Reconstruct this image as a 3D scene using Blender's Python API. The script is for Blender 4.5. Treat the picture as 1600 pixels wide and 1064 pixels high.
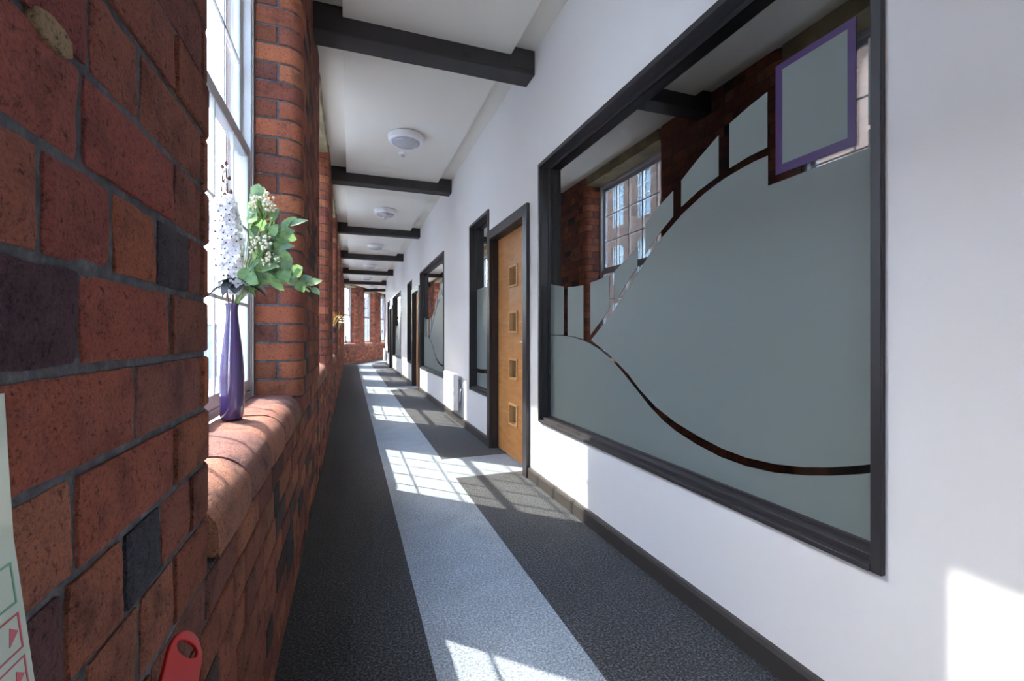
import bpy, bmesh, math, random
from mathutils import Matrix, Vector, noise
for o in list(bpy.data.objects): bpy.data.objects.remove(o, do_unlink=True)
S = bpy.context.scene
COL = S.collection
R = random.Random(11)
# ------------------------------------------------------------------ camera, world, sun, exposure
cam = bpy.data.cameras.new('camera'); co = bpy.data.objects.new('camera', cam); COL.objects.link(co)
co.location = (0, 0, 1.08); co.rotation_euler = (math.pi/2, 0, -0.3442)   # looks a little right of the corridor axis
cam.sensor_width = 36; cam.lens = 36*704.93/1600
cam.shift_y = -(532-525.57)/1600; cam.clip_start = .01; cam.clip_end = 500
S.camera = co
W = bpy.data.worlds.new('sky'); S.world = W; W.use_nodes = True
wn = W.node_tree; bg = wn.nodes['Background']
sky = wn.nodes.new('ShaderNodeTexSky'); sky.sky_type = 'NISHITA'; sky.sun_disc = False
sky.sun_elevation = math.radians(44); sky.sun_rotation = math.radians(-45); sky.air_density = 1.0; sky.dust_density = 1.0; sky.altitude = 50; sky.ozone_density = .2
wn.links.new(sky.outputs[0], bg.inputs[0]); bg.inputs[1].default_value = 2.6
sd = bpy.data.lights.new('sun', 'SUN'); sd.energy = 13; sd.angle = math.radians(.55); sd.color = (1, .93, .82)
so = bpy.data.objects.new('sun', sd); COL.objects.link(so)
so.rotation_euler = Vector((.7071, -.685, -.97)).to_track_quat('-Z', 'Y').to_euler()
S.view_settings.view_transform = 'Standard'; S.view_settings.look = 'None'
S.view_settings.exposure = 1.92; S.view_settings.gamma = 1
S.view_settings.use_curve_mapping = False
S.cycles.max_bounces = 12; S.cycles.diffuse_bounces = 8; S.cycles.transparent_max_bounces = 24
S.cycles.sample_clamp_indirect = 8

# ------------------------------------------------------------------ materials
def srgb(r, g, b):
    f = lambda c: (c/255/12.92 if c/255 <= .04045 else ((c/255+.055)/1.055)**2.4)
    return (f(r), f(g), f(b), 1)
class N:
    def __init__(s, name):
        s.m = bpy.data.materials.new(name); s.m.use_nodes = True; s.t = s.m.node_tree
        s.b = s.t.nodes['Principled BSDF']; s.out = s.t.nodes['Material Output']
    def n(s, ty, **k):
        x = s.t.nodes.new(ty)
        for a, v in k.items():
            if a.startswith('i_'):
                x.inputs[int(a[2:])].default_value = v
            else: setattr(x, a, v)
        return x
    def l(s, a, b): s.t.links.new(a, b)
    def obj(s): return s.n('ShaderNodeTexCoord').outputs['Object']
    def geo(s): return s.n('ShaderNodeNewGeometry').outputs['Position']
    def noise(s, vec, scale, detail=3, rough=.5):
        x = s.n('ShaderNodeTexNoise'); x.inputs['Scale'].default_value = scale; x.inputs['Detail'].default_value = detail
        x.inputs['Roughness'].default_value = rough; s.l(vec, x.inputs['Vector']); return x.outputs['Fac']
    def ramp(s, fac, stops):
        x = s.n('ShaderNodeValToRGB'); e = x.color_ramp.elements
        while len(e) < len(stops): e.new(.5)
        for q, (p, c) in zip(e, stops): q.position = p; q.color = c
        s.l(fac, x.inputs[0]); return x.outputs[0]
    def bump(s, h, strength, dist):
        x = s.n('ShaderNodeBump'); x.inputs['Strength'].default_value = strength; x.inputs['Distance'].default_value = dist
        s.l(h, x.inputs['Height']); s.l(x.outputs[0], s.b.inputs['Normal'])
def plain(name, c, rough=.6, metal=0, spec=.5, nz=0, bscale=0, bdist=.001, coat=0):
    k = N(name); k.b.inputs['Base Color'].default_value = c; k.b.inputs['Roughness'].default_value = rough
    k.b.inputs['Metallic'].default_value = metal; k.b.inputs['Specular IOR Level'].default_value = spec
    if coat: k.b.inputs['Coat Weight'].default_value = coat; k.b.inputs['Coat Roughness'].default_value = .05
    if nz:
        f = k.noise(k.geo(), 6, 4)
        a = tuple(v*(1-nz) for v in c[:3])+(1,); b = tuple(min(1, v*(1+nz)) for v in c[:3])+(1,)
        k.l(k.ramp(f, [(.3, a), (.7, b)]), k.b.inputs['Base Color'])
    if bscale: k.bump(k.noise(k.geo(), bscale, 4), .6, bdist)
    return k.m
def brickmat():
    k = N('brick'); p = k.geo(); at = k.n('ShaderNodeAttribute', attribute_name='col')
    big = k.noise(p, 13, 4, .6); fine = k.noise(p, 260, 4, .65); mid = k.noise(p, 30, 8, .72)
    c1 = k.n('ShaderNodeMix', data_type='RGBA', blend_type='MULTIPLY'); c1.inputs[0].default_value = 1
    k.l(at.outputs['Color'], c1.inputs[6]); k.l(k.ramp(big, [(.3, (.48, .48, .56, 1)), (.48, (1.0, .97, 1.0, 1)), (.75, (1.18, 1.12, 1.06, 1))]), c1.inputs[7])
    c2 = k.n('ShaderNodeMix', data_type='RGBA', blend_type='MULTIPLY'); c2.inputs[0].default_value = 1
    k.l(c1.outputs[2], c2.inputs[6]); k.l(k.ramp(fine, [(.3, (.38, .34, .38, 1)), (.43, (.92, .92, .92, 1)), (.7, (1.22, 1.2, 1.16, 1))]), c2.inputs[7])
    # lime stains
    st = k.noise(p, 9, 6, .75); c3 = k.n('ShaderNodeMix', data_type='RGBA')
    k.l(k.ramp(st, [(.66, (0, 0, 0, 1)), (.78, (.35, .35, .35, 1))]), c3.inputs[0]); k.l(c2.outputs[2], c3.inputs[6]); c3.inputs[7].default_value = (.36, .25, .22, 1)
    sp = k.noise(p, 115, 5, .7); c4 = k.n('ShaderNodeMix', data_type='RGBA', blend_type='MULTIPLY'); c4.inputs[0].default_value = 1
    k.l(c3.outputs[2], c4.inputs[6]); k.l(k.ramp(sp, [(.33, (.30, .26, .32, 1)), (.42, (1, 1, 1, 1)), (.66, (1.1, 1.08, 1.08, 1))]), c4.inputs[7])
    k.l(c4.outputs[2], k.b.inputs['Base Color']); k.b.inputs['Roughness'].default_value = .82; k.b.inputs['Specular IOR Level'].default_value = .3
    vo = k.n('ShaderNodeTexVoronoi'); vo.inputs['Scale'].default_value = 150; k.l(p, vo.inputs['Vector'])
    pit = k.ramp(vo.outputs['Distance'], [(.0, (0, 0, 0, 1)), (.25, (1, 1, 1, 1))])
    gate = k.ramp(k.noise(p, 35, 2), [(.5, (1, 1, 1, 1)), (.6, (0, 0, 0, 1))])
    mx = k.n('ShaderNodeMath', operation='MAXIMUM'); k.l(pit, mx.inputs[0]); k.l(gate, mx.inputs[1])
    ad = k.n('ShaderNodeMath', operation='ADD'); k.l(mx.outputs[0], ad.inputs[0])
    a2 = k.n('ShaderNodeMath', operation='MULTIPLY_ADD'); k.l(mid, a2.inputs[0]); a2.inputs[1].default_value = 2.6; k.l(fine, a2.inputs[2]); k.l(a2.outputs[0], ad.inputs[1])
    a3 = k.n('ShaderNodeMath', operation='MULTIPLY_ADD'); k.l(sp, a3.inputs[0]); a3.inputs[1].default_value = 2.2; k.l(ad.outputs[0], a3.inputs[2]); k.bump(a3.outputs[0], 1.0, .006)
    return k.m
def mortarmat():
    k = N('mortar'); p = k.geo()
    k.l(k.ramp(k.noise(p, 60, 5, .7), [(.3, (.036, .036, .044, 1)), (.5, (.080, .080, .094, 1)), (.68, (.15, .15, .165, 1)), (.76, (.42, .41, .42, 1))]), k.b.inputs['Base Color'])
    k.b.inputs['Roughness'].default_value = .9; k.bump(k.noise(p, 220, 5, .7), 1, .002); return k.m
def outbrick(name='outside_brick'):
    k = N(name); tc = k.obj(); mp = k.n('ShaderNodeMapping'); mp.inputs['Rotation'].default_value = (0, 0, 0)
    sp = k.n('ShaderNodeSeparateXYZ'); k.l(tc, sp.inputs[0]); cb = k.n('ShaderNodeCombineXYZ')
    ad = k.n('ShaderNodeMath', operation='ADD'); k.l(sp.outputs[0], ad.inputs[0]); k.l(sp.outputs[1], ad.inputs[1])
    k.l(ad.outputs[0], cb.inputs[0]); k.l(sp.outputs[2], cb.inputs[1])
    b = k.n('ShaderNodeTexBrick'); k.l(cb.outputs[0], b.inputs['Vector']); b.inputs['Scale'].default_value = 1
    b.inputs['Brick Width'].default_value = .23; b.inputs['Row Height'].default_value = .085; b.inputs['Mortar Size'].default_value = .008
    b.inputs['Color1'].default_value = (.15, .075, .048, 1); b.inputs['Color2'].default_value = (.095, .052, .038, 1); b.inputs['Mortar'].default_value = (.12, .10, .085, 1)
    k.l(b.outputs[0], k.b.inputs['Base Color']); k.b.inputs['Roughness'].default_value = .9; return k.m
def carpet(name, dark, mid, light):
    k = N(name); p = k.geo()
    a = k.noise(p, 115, 3, .85); b = k.noise(p, 5, 3)
    c = k.ramp(a, [(.36, dark), (.5, mid), (.64, light)])
    m = k.n('ShaderNodeMix', data_type='RGBA', blend_type='MULTIPLY'); m.inputs[0].default_value = 1
    k.l(c, m.inputs[6]); k.l(k.ramp(b, [(.3, (.9, .9, .9, 1)), (.7, (1.08, 1.08, 1.08, 1))]), m.inputs[7])
    k.l(m.outputs[2], k.b.inputs['Base Color']); k.b.inputs['Roughness'].default_value = .95; k.b.inputs['Specular IOR Level'].default_value = .1
    k.b.inputs['Sheen Weight'].default_value = .15
    k.bump(a, 1, .003); return k.m
def oakmat():
    k = N('oak'); tc = k.obj(); mp = k.n('ShaderNodeMapping'); mp.inputs['Scale'].default_value = (14, 2.2, 9); k.l(tc, mp.inputs[0])
    f = k.noise(mp.outputs[0], 2.2, 6, .6)
    k.l(k.ramp(f, [(.3, (.46, .20, .055, 1)), (.5, (.56, .26, .08, 1)), (.75, (.62, .31, .11, 1))]), k.b.inputs['Base Color'])
    k.b.inputs['Roughness'].default_value = .38; return k.m
def glass(name, tint, boost, rough=0.0):
    k = N(name); k.t.nodes.remove(k.b)
    tr = k.n('ShaderNodeBsdfTransparent'); tr.inputs[0].default_value = tint
    gl = k.n('ShaderNodeBsdfGlossy'); gl.inputs['Roughness'].default_value = rough; gl.inputs[0].default_value = (1, 1, 1, 1)
    fr = k.n('ShaderNodeFresnel'); fr.inputs[0].default_value = 1.5
    mu = k.n('ShaderNodeMath', operation='MULTIPLY', use_clamp=True); mu.inputs[1].default_value = boost; k.l(fr.outputs[0], mu.inputs[0])
    mx = k.n('ShaderNodeMixShader'); k.l(mu.outputs[0], mx.inputs[0]); k.l(tr.outputs[0], mx.inputs[1]); k.l(gl.outputs[0], mx.inputs[2]); k.l(mx.outputs[0], k.out.inputs[0])
    return k.m
def leafmat(name, a, b):
    k = N(name); f = k.noise(k.geo(), 60, 3)
    k.l(k.ramp(f, [(.35, a), (.65, b)]), k.b.inputs['Base Color']); k.b.inputs['Roughness'].default_value = .5
    tl = k.n('ShaderNodeBsdfTranslucent'); tl.inputs[0].default_value = b
    mx = k.n('ShaderNodeMixShader'); mx.inputs[0].default_value = .35; k.l(k.b.outputs[0], mx.inputs[1]); k.l(tl.outputs[0], mx.inputs[2]); k.l(mx.outputs[0], k.out.inputs[0]); return k.m
M = {}
M['brick'] = brickmat(); M['mortar'] = mortarmat(); M['out'] = outbrick()
M['wall'] = plain('white_wall_paint', (.82, .815, .79, 1), .55, spec=.35, bscale=120, bdist=.0004)
M['ceil'] = plain('white_ceiling_paint', (.80, .775, .70, 1), .8, spec=.2)
M['beam'] = plain('charcoal_beam_paint', (.034, .031, .033, 1), .55, nz=.2, bscale=30, bdist=.003)
M['frame'] = plain('dark_brown_frame_paint', (.036, .033, .035, 1), .38, spec=.45)
M['skirt'] = plain('dark_skirting_paint', (.045, .040, .036, 1), .45)
M['oak'] = oakmat()
M['oak_pale'] = plain('pale_oak_bead', (.66, .38, .15, 1), .4)
M['oak_line'] = plain('pale_inlay', (.75, .50, .24, 1), .4)
M['cdark'] = carpet('charcoal_carpet', (.005, .005, .006, 1), (.028, .031, .034, 1), (.13, .14, .15, 1))
M['clight'] = carpet('pale_blue_grey_carpet', (.13, .16, .19, 1), (.24, .285, .32, 1), (.46, .52, .56, 1))
M['upvc'] = plain('white_window_paint', (.48, .485, .50, 1), .3)
M['bar'] = plain('white_glazing_bar', (.66, .67, .68, 1), .35)
M['glass'] = glass('clear_window_glass', (.97, .98, .98, 1), .7)
M['dglass'] = glass('office_glass', (.80, .82, .82, 1), 3.2)
def frostmat():
    k = N('etched_frost_film'); k.b.inputs['Base Color'].default_value = (.255, .305, .28, 1); k.b.inputs['Roughness'].default_value = .42
    tl = k.n('ShaderNodeBsdfTranslucent'); tl.inputs[0].default_value = (.70, .78, .76, 1)
    mx = k.n('ShaderNodeMixShader'); mx.inputs[0].default_value = .22; k.l(k.b.outputs[0], mx.inputs[1]); k.l(tl.outputs[0], mx.inputs[2]); k.l(mx.outputs[0], k.out.inputs[0]); return k.m
M['frost'] = frostmat()
M['purple_film'] = plain('purple_film', (.052, .011, .105, 1), .35)
M['vase'] = plain('purple_glaze', (.070, .040, .13, 1), .12, spec=.6, coat=.6)
M['white_pl'] = plain('white_plastic', (.80, .80, .82, 1), .35)
M['grey_pl'] = plain('pale_grey_plastic', (.42, .42, .45, 1), .4)
M['lens'] = plain('grey_light_diffuser', (.48, .49, .52, 1), .15, coat=.5)
M['slot'] = plain('dark_red_grille_slot', (.25, .10, .10, 1), .6)
M['petal'] = leafmat('white_petal', (.78, .77, .80, 1), (.88, .87, .90, 1))
M['eye'] = plain('dark_flower_eye', (.03, .02, .03, 1), .6)
M['leaf'] = leafmat('eucalyptus_leaf', (.10, .22, .10, 1), (.25, .42, .16, 1))
M['leaf2'] = leafmat('dusty_leaf', (.10, .19, .13, 1), (.20, .33, .20, 1))
M['dleaf'] = leafmat('dark_collar_leaf', (.012, .014, .014, 1), (.035, .04, .038, 1))
M['stem'] = plain('green_stem', (.25, .36, .14, 1), .6)
M['bstem'] = plain('brown_stem', (.13, .06, .05, 1), .7)
M['cream'] = plain('cream_bud', (.80, .74, .60, 1), .6)
M['yellow'] = plain('yellow_twig', (.75, .50, .04, 1), .5)
M['timber'] = plain('rough_yellow_timber', (.27, .22, .13, 1), .9, nz=.45, bscale=50, bdist=.01)
M['card'] = plain('pale_luminous_card', (.50, .58, .50, 1), .35, coat=.4)
M['ink_red'] = plain('red_ink', (.50, .10, .13, 1), .5)
M['ink_green'] = plain('green_ink', (.16, .34, .26, 1), .5)
M['red'] = plain('red_enamel', (.42, .008, .008, 1), .35, spec=.5)
M['black'] = plain('black_plastic', (.015, .015, .016, 1), .5)
M['steel'] = plain('brushed_steel', (.5, .5, .52, 1), .3, 1)
M['office'] = plain('office_wall_paint', (.55, .54, .52, 1), .8)
M['office_floor'] = plain('office_carpet', (.05, .05, .055, 1), .95)
M['desk'] = plain('office_beech', (.42, .22, .07, 1), .5, nz=.15)
M['paving'] = plain('pale_paving', (.22, .215, .20, 1), .9, nz=.2)
M['render'] = plain('grey_render', (.13, .14, .155, 1), .9, nz=.1)
M['slate'] = plain('slate_roof', (.10, .11, .13, 1), .8)
M['skyglass'] = plain('facade_glass', (.10, .14, .17, 1), .06, spec=.9)

# ------------------------------------------------------------------ builders
def link(name, me, mat=None, parent=None, loc=(0,0,0)):
    o = bpy.data.objects.new(name, me); COL.objects.link(o); o.location = loc
    if mat is not None and me is not None and not me.materials:
        for m in (mat if isinstance(mat, (list, tuple)) else [mat]): me.materials.append(m)
    if parent is not None: o.parent = parent
    return o
def struct(o): o['kind'] = 'structure'; return o
def tag(o, label, cat, group=None):
    o['label'] = label; o['category'] = cat
    if group: o['group'] = group
    return o
def empty(name, loc=(0,0,0), rz=0):
    o = bpy.data.objects.new(name, None); COL.objects.link(o); o.location = loc; o.rotation_euler = (0, 0, rz); o.empty_display_size = .05
    return o
class G:
    """collects geometry for one mesh"""
    def __init__(s): s.v = []; s.f = []; s.c = []; s.mi = []
    def add(s, vs, fs, col=None, mi=0):
        b = len(s.v); s.v += [tuple(v) for v in vs]
        for f in fs: s.f.append(tuple(b+i for i in f)); s.c.append(col); s.mi.append(mi)
        return s
    def box(s, x0, x1, y0, y1, z0, z1, col=None, mi=0):
        x0, x1 = min(x0,x1), max(x0,x1); y0, y1 = min(y0,y1), max(y0,y1); z0, z1 = min(z0,z1), max(z0,z1)
        vs = [(x,y,z) for x in (x0,x1) for y in (y0,y1) for z in (z0,z1)]
        return s.add(vs, [(0,1,3,2),(4,6,7,5),(0,4,5,1),(2,3,7,6),(0,2,6,4),(1,5,7,3)], col, mi)
    def prism(s, poly, lo, hi, axis='x', col=None, mi=0):
        """polygon in the two other axes, extruded along axis"""
        n = len(poly)
        def P(a, b, h): return {'x': (h,a,b), 'y': (a,h,b), 'z': (a,b,h)}[axis]
        vs = [P(a,b,lo) for a,b in poly]+[P(a,b,hi) for a,b in poly]
        fs = [tuple(range(n))[::-1], tuple(range(n,2*n))]+[(i,(i+1)%n,n+(i+1)%n,n+i) for i in range(n)]
        return s.add(vs, fs, col, mi)
    def tube(s, pts, rad, n=6, col=None, mi=0):
        pts = [Vector(p) for p in pts]; rr = rad if isinstance(rad, (list, tuple)) else [rad]*len(pts)
        vs = []; fs = []; up = Vector((.1,.2,1)).normalized()
        for i, p in enumerate(pts):
            t = (pts[min(i+1,len(pts)-1)]-pts[max(i-1,0)]).normalized(); a = t.cross(up)
            if a.length < .05: a = t.cross(Vector((1,0,0)))
            a.normalize(); b = t.cross(a)
            for k in range(n):
                q = 2*math.pi*k/n; vs.append(p+rr[i]*(math.cos(q)*a+math.sin(q)*b))
        for i in range(len(pts)-1):
            for k in range(n): fs.append((i*n+k, i*n+(k+1)%n, (i+1)*n+(k+1)%n, (i+1)*n+k))
        fs.append(tuple(range(n))[::-1]); fs.append(tuple(range((len(pts)-1)*n, len(pts)*n)))
        return s.add(vs, fs, col, mi)
    def lathe(s, prof, n=24, cx=0, cy=0, col=None, mi=0):
        vs = []; fs = []
        for r_, z in prof:
            for k in range(n): q = 2*math.pi*k/n; vs.append((cx+r_*math.cos(q), cy+r_*math.sin(q), z))
        for i in range(len(prof)-1):
            for k in range(n): fs.append((i*n+k, i*n+(k+1)%n, (i+1)*n+(k+1)%n, (i+1)*n+k))
        fs.append(tuple(range(n))[::-1]); fs.append(tuple(range((len(prof)-1)*n, len(prof)*n)))
        return s.add(vs, fs, col, mi)
    def mesh(s, name, smooth=False, fix=True):
        me = bpy.data.meshes.new(name); me.from_pydata(s.v, [], s.f)
        if any(c is not None for c in s.c):
            at = me.color_attributes.new('col', 'FLOAT_COLOR', 'CORNER'); i = 0; buf = []
            for f, c in zip(s.f, s.c):
                for _ in f: buf += list((c or (1,1,1))[:3])+[1]
            at.data.foreach_set('color', buf)
        if any(s.mi): me.polygons.foreach_set('material_index', s.mi)
        if fix:
            bm = bmesh.new(); bm.from_mesh(me); bmesh.ops.recalc_face_normals(bm, faces=bm.faces); bm.to_mesh(me); bm.free()
        if smooth: me.polygons.foreach_set('use_smooth', [True]*len(me.polygons))
        me.update(); return me
    def obj(s, name, mat, parent=None, smooth=False, bevel=0, seg=2, loc=(0,0,0), angle=None):
        o = link(name, s.mesh(name, smooth), mat, parent, loc)
        if bevel:
            b = o.modifiers.new('bevel', 'BEVEL'); b.width = bevel; b.segments = seg; b.limit_method = 'ANGLE'; b.angle_limit = .7
        if angle: o.data.set_sharp_from_angle(angle=angle)
        return o

XR, XL, ZC = 1.289, -.222, 3.195       # wall faces and ceiling height
BEND = math.radians(20.2); E0 = (XL, 18.4)
# ------------------------------------------------------------------ brickwork
REDS = [(.29,.100,.062), (.32,.112,.066), (.26,.090,.060), (.24,.084,.060), (.35,.130,.072), (.38,.150,.082), (.22,.084,.062)]
DARKS = [(.075,.048,.050), (.10,.065,.062), (.13,.055,.048), (.06,.055,.060)]
def bcol(dark=.14):
    c = R.choice(DARKS) if R.random() < dark else R.choice(REDS)
    k = R.uniform(.85, 1.15); return tuple(v*k for v in c)
C0, CH, J = 1.051, .0895, .0047         # course lattice, course height, half joint
def zc(k): return C0+CH*k
def brick_face(g, y0, y1, z0, z1, nx, nz, col, seed, amp=.001):
    """one flat-faced brick, face towards +x at x=0, with worn rounded edges"""
    y0 += J; y1 -= J; z0 += J; z1 -= J
    vs = []; rnd = random.Random(seed); dx = rnd.uniform(-.0015, .002)
    tilt = rnd.uniform(-.003, .003)
    def jit(a, b, s_=3.0): return noise.noise(Vector((a*s_*11, b*s_*11, seed*.37)))
    for j in range(nz+1):
        for i in range(nx+1):
            u, w = i/nx, j/nz; y = y0+(y1-y0)*u; z = z0+(z1-z0)*w
            ed = (i in (0, nx)) or (j in (0, nz)); x = dx+tilt*(w-.5)
            if i in (0, nx): y += jit(z, seed)*.0022+(.0 if j not in (0, nz) else (.002 if i == 0 else -.002))
            if j in (0, nz): z += jit(y, seed+3)*.002
            x += jit(y, z, 2.2)*amp*1.6
            if ed: x -= .003
            vs.append((x, y, z))
    nf = len(vs); fs = []
    for j in range(nz):
        for i in range(nx):
            a = j*(nx+1)+i; fs.append((a, a+1, a+nx+2, a+nx+1))
    ring = [i for i in range(nx+1)]+[j*(nx+1)+nx for j in range(1, nz+1)]+[nz*(nx+1)+i for i in range(nx-1, -1, -1)]+[j*(nx+1) for j in range(nz-1, 0, -1)]
    for r_ in ring: vs.append((-.02, vs[r_][1], vs[r_][2]))
    n = len(ring)
    for i in range(n): fs.append((ring[i], nf+i, nf+(i+1) % n, ring[(i+1) % n]))
    g.add(vs, fs, col)
def brick_simple(g, y0, y1, z0, z1, col, e=.004):
    y0 += J; y1 -= J; z0 += J; z1 -= J; dx = R.uniform(-.002, .002)
    vs = [(dx, y, z) for y, z in ((y0+e, z0+e), (y1-e, z0+e), (y1-e, z1-e), (y0+e, z1-e))]
    vs += [(dx-.004, y, z) for y, z in ((y0, z0), (y1, z0), (y1, z1), (y0, z1))]
    vs += [(-.018, y, z) for y, z in ((y0, z0), (y1, z0), (y1, z1), (y0, z1))]
    fs = [(0,1,2,3)]
    for a in (0, 4):
        for i in range(4): fs.append((a+i, a+4+i, a+4+(i+1)%4, a+(i+1)%4))
    g.add(vs, fs, col)
RB = .075                               # bullnose radius
def corner_brick(g, b, sgn, L, RL, z0, z1, col, seg=5):
    """bullnosed brick round a pier corner. solid side: y<b for sgn=+1, y>b for sgn=-1"""
    z0 += J; z1 -= J; dx = R.uniform(-.0015, .0015); rb = RB+R.uniform(-.004, .004)
    out = [(0, -L+J), (0, -rb)]+[(-rb+rb*math.cos(t), -rb+rb*math.sin(t)) for t in [math.pi/2*(i+1)/(seg+1) for i in range(seg)]]+[(-rb, 0), (-RL+J, 0)]
    t_ = .03; ri = rb-t_
    inn = [(-t_, -L+J), (-t_, -rb)]+[(-rb+ri*math.cos(t), -rb+ri*math.sin(t)) for t in [math.pi/2*(i+1)/(seg+1) for i in range(seg)]]+[(-rb, -t_), (-RL+J, -t_)]
    n = len(out); e = .003
    vs = []
    for pl, zz, k in ((inn, z0, 0), (out, z0, 1), (out, z0+e, 2), (out, z1-e, 2), (out, z1, 1), (inn, z1, 0)):
        for i, (x, y) in enumerate(pl):
            if k == 1:   # pull edge in slightly
                x = x+(inn[i][0]-x)*.09; y = y+(inn[i][1]-y)*.09
            vs.append((x+dx, b+sgn*y, zz))
    fs = []
    for r_ in range(5):
        for i in range(n-1): fs.append((r_*n+i, r_*n+i+1, (r_+1)*n+i+1, (r_+1)*n+i))
    fs.append(tuple(r_*n for r_ in range(6))); fs.append(tuple(r_*n+n-1 for r_ in range(6))[::-1])
    g.add(vs, fs, col)
def reveal_brick(g, b, sgn, x0, x1, z0, z1, col):
    """flat brick on a reveal plane y=b, from x0 to x1 (x0<x1<0)"""
    z0 += J; z1 -= J; x0 += J; x1 -= J; e = .004
    y_ = lambda d: b-sgn*d
    vs = [(x, y_(0), z) for x, z in ((x0+e, z0+e), (x1-e, z0+e), (x1-e, z1-e), (x0+e, z1-e))]
    vs += [(x, y_(.004), z) for x, z in ((x0, z0), (x1, z0), (x1, z1), (x0, z1))]
    vs += [(x, y_(.02), z) for x, z in ((x0, z0), (x1, z0), (x1, z1), (x0, z1))]
    fs = [(0,1,2,3)]
    for a in (0, 4):
        for i in range(4): fs.append((a+i, a+4+i, a+4+(i+1)%4, a+(i+1)%4))
    g.add(vs, fs, col)
REC = .0055                             # mortar recess
def core_pier(g, a, b, z0, z1, ra, rb_, xd=-.285):
    r = RB; pts = []
    A, B = a+(REC if ra else 0), b-(REC if rb_ else 0)
    pts.append((xd, A))
    if ra: pts += [(-r, A)]+[(-r+(r-REC)*math.sin(t), a+r-(r-REC)*math.cos(t)) for t in [math.pi/2*i/6 for i in range(1, 7)]]
    else: pts.append((-REC, A))
    if rb_: pts += [(-r+(r-REC)*math.cos(t), b-r+(r-REC)*math.sin(t)) for t in [math.pi/2*i/6 for i in range(0, 6)]]+[(-r, B)]
    else: pts.append((-REC, B))
    pts.append((xd, B))
    g.prism(pts, z0, z1, 'z')
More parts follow.
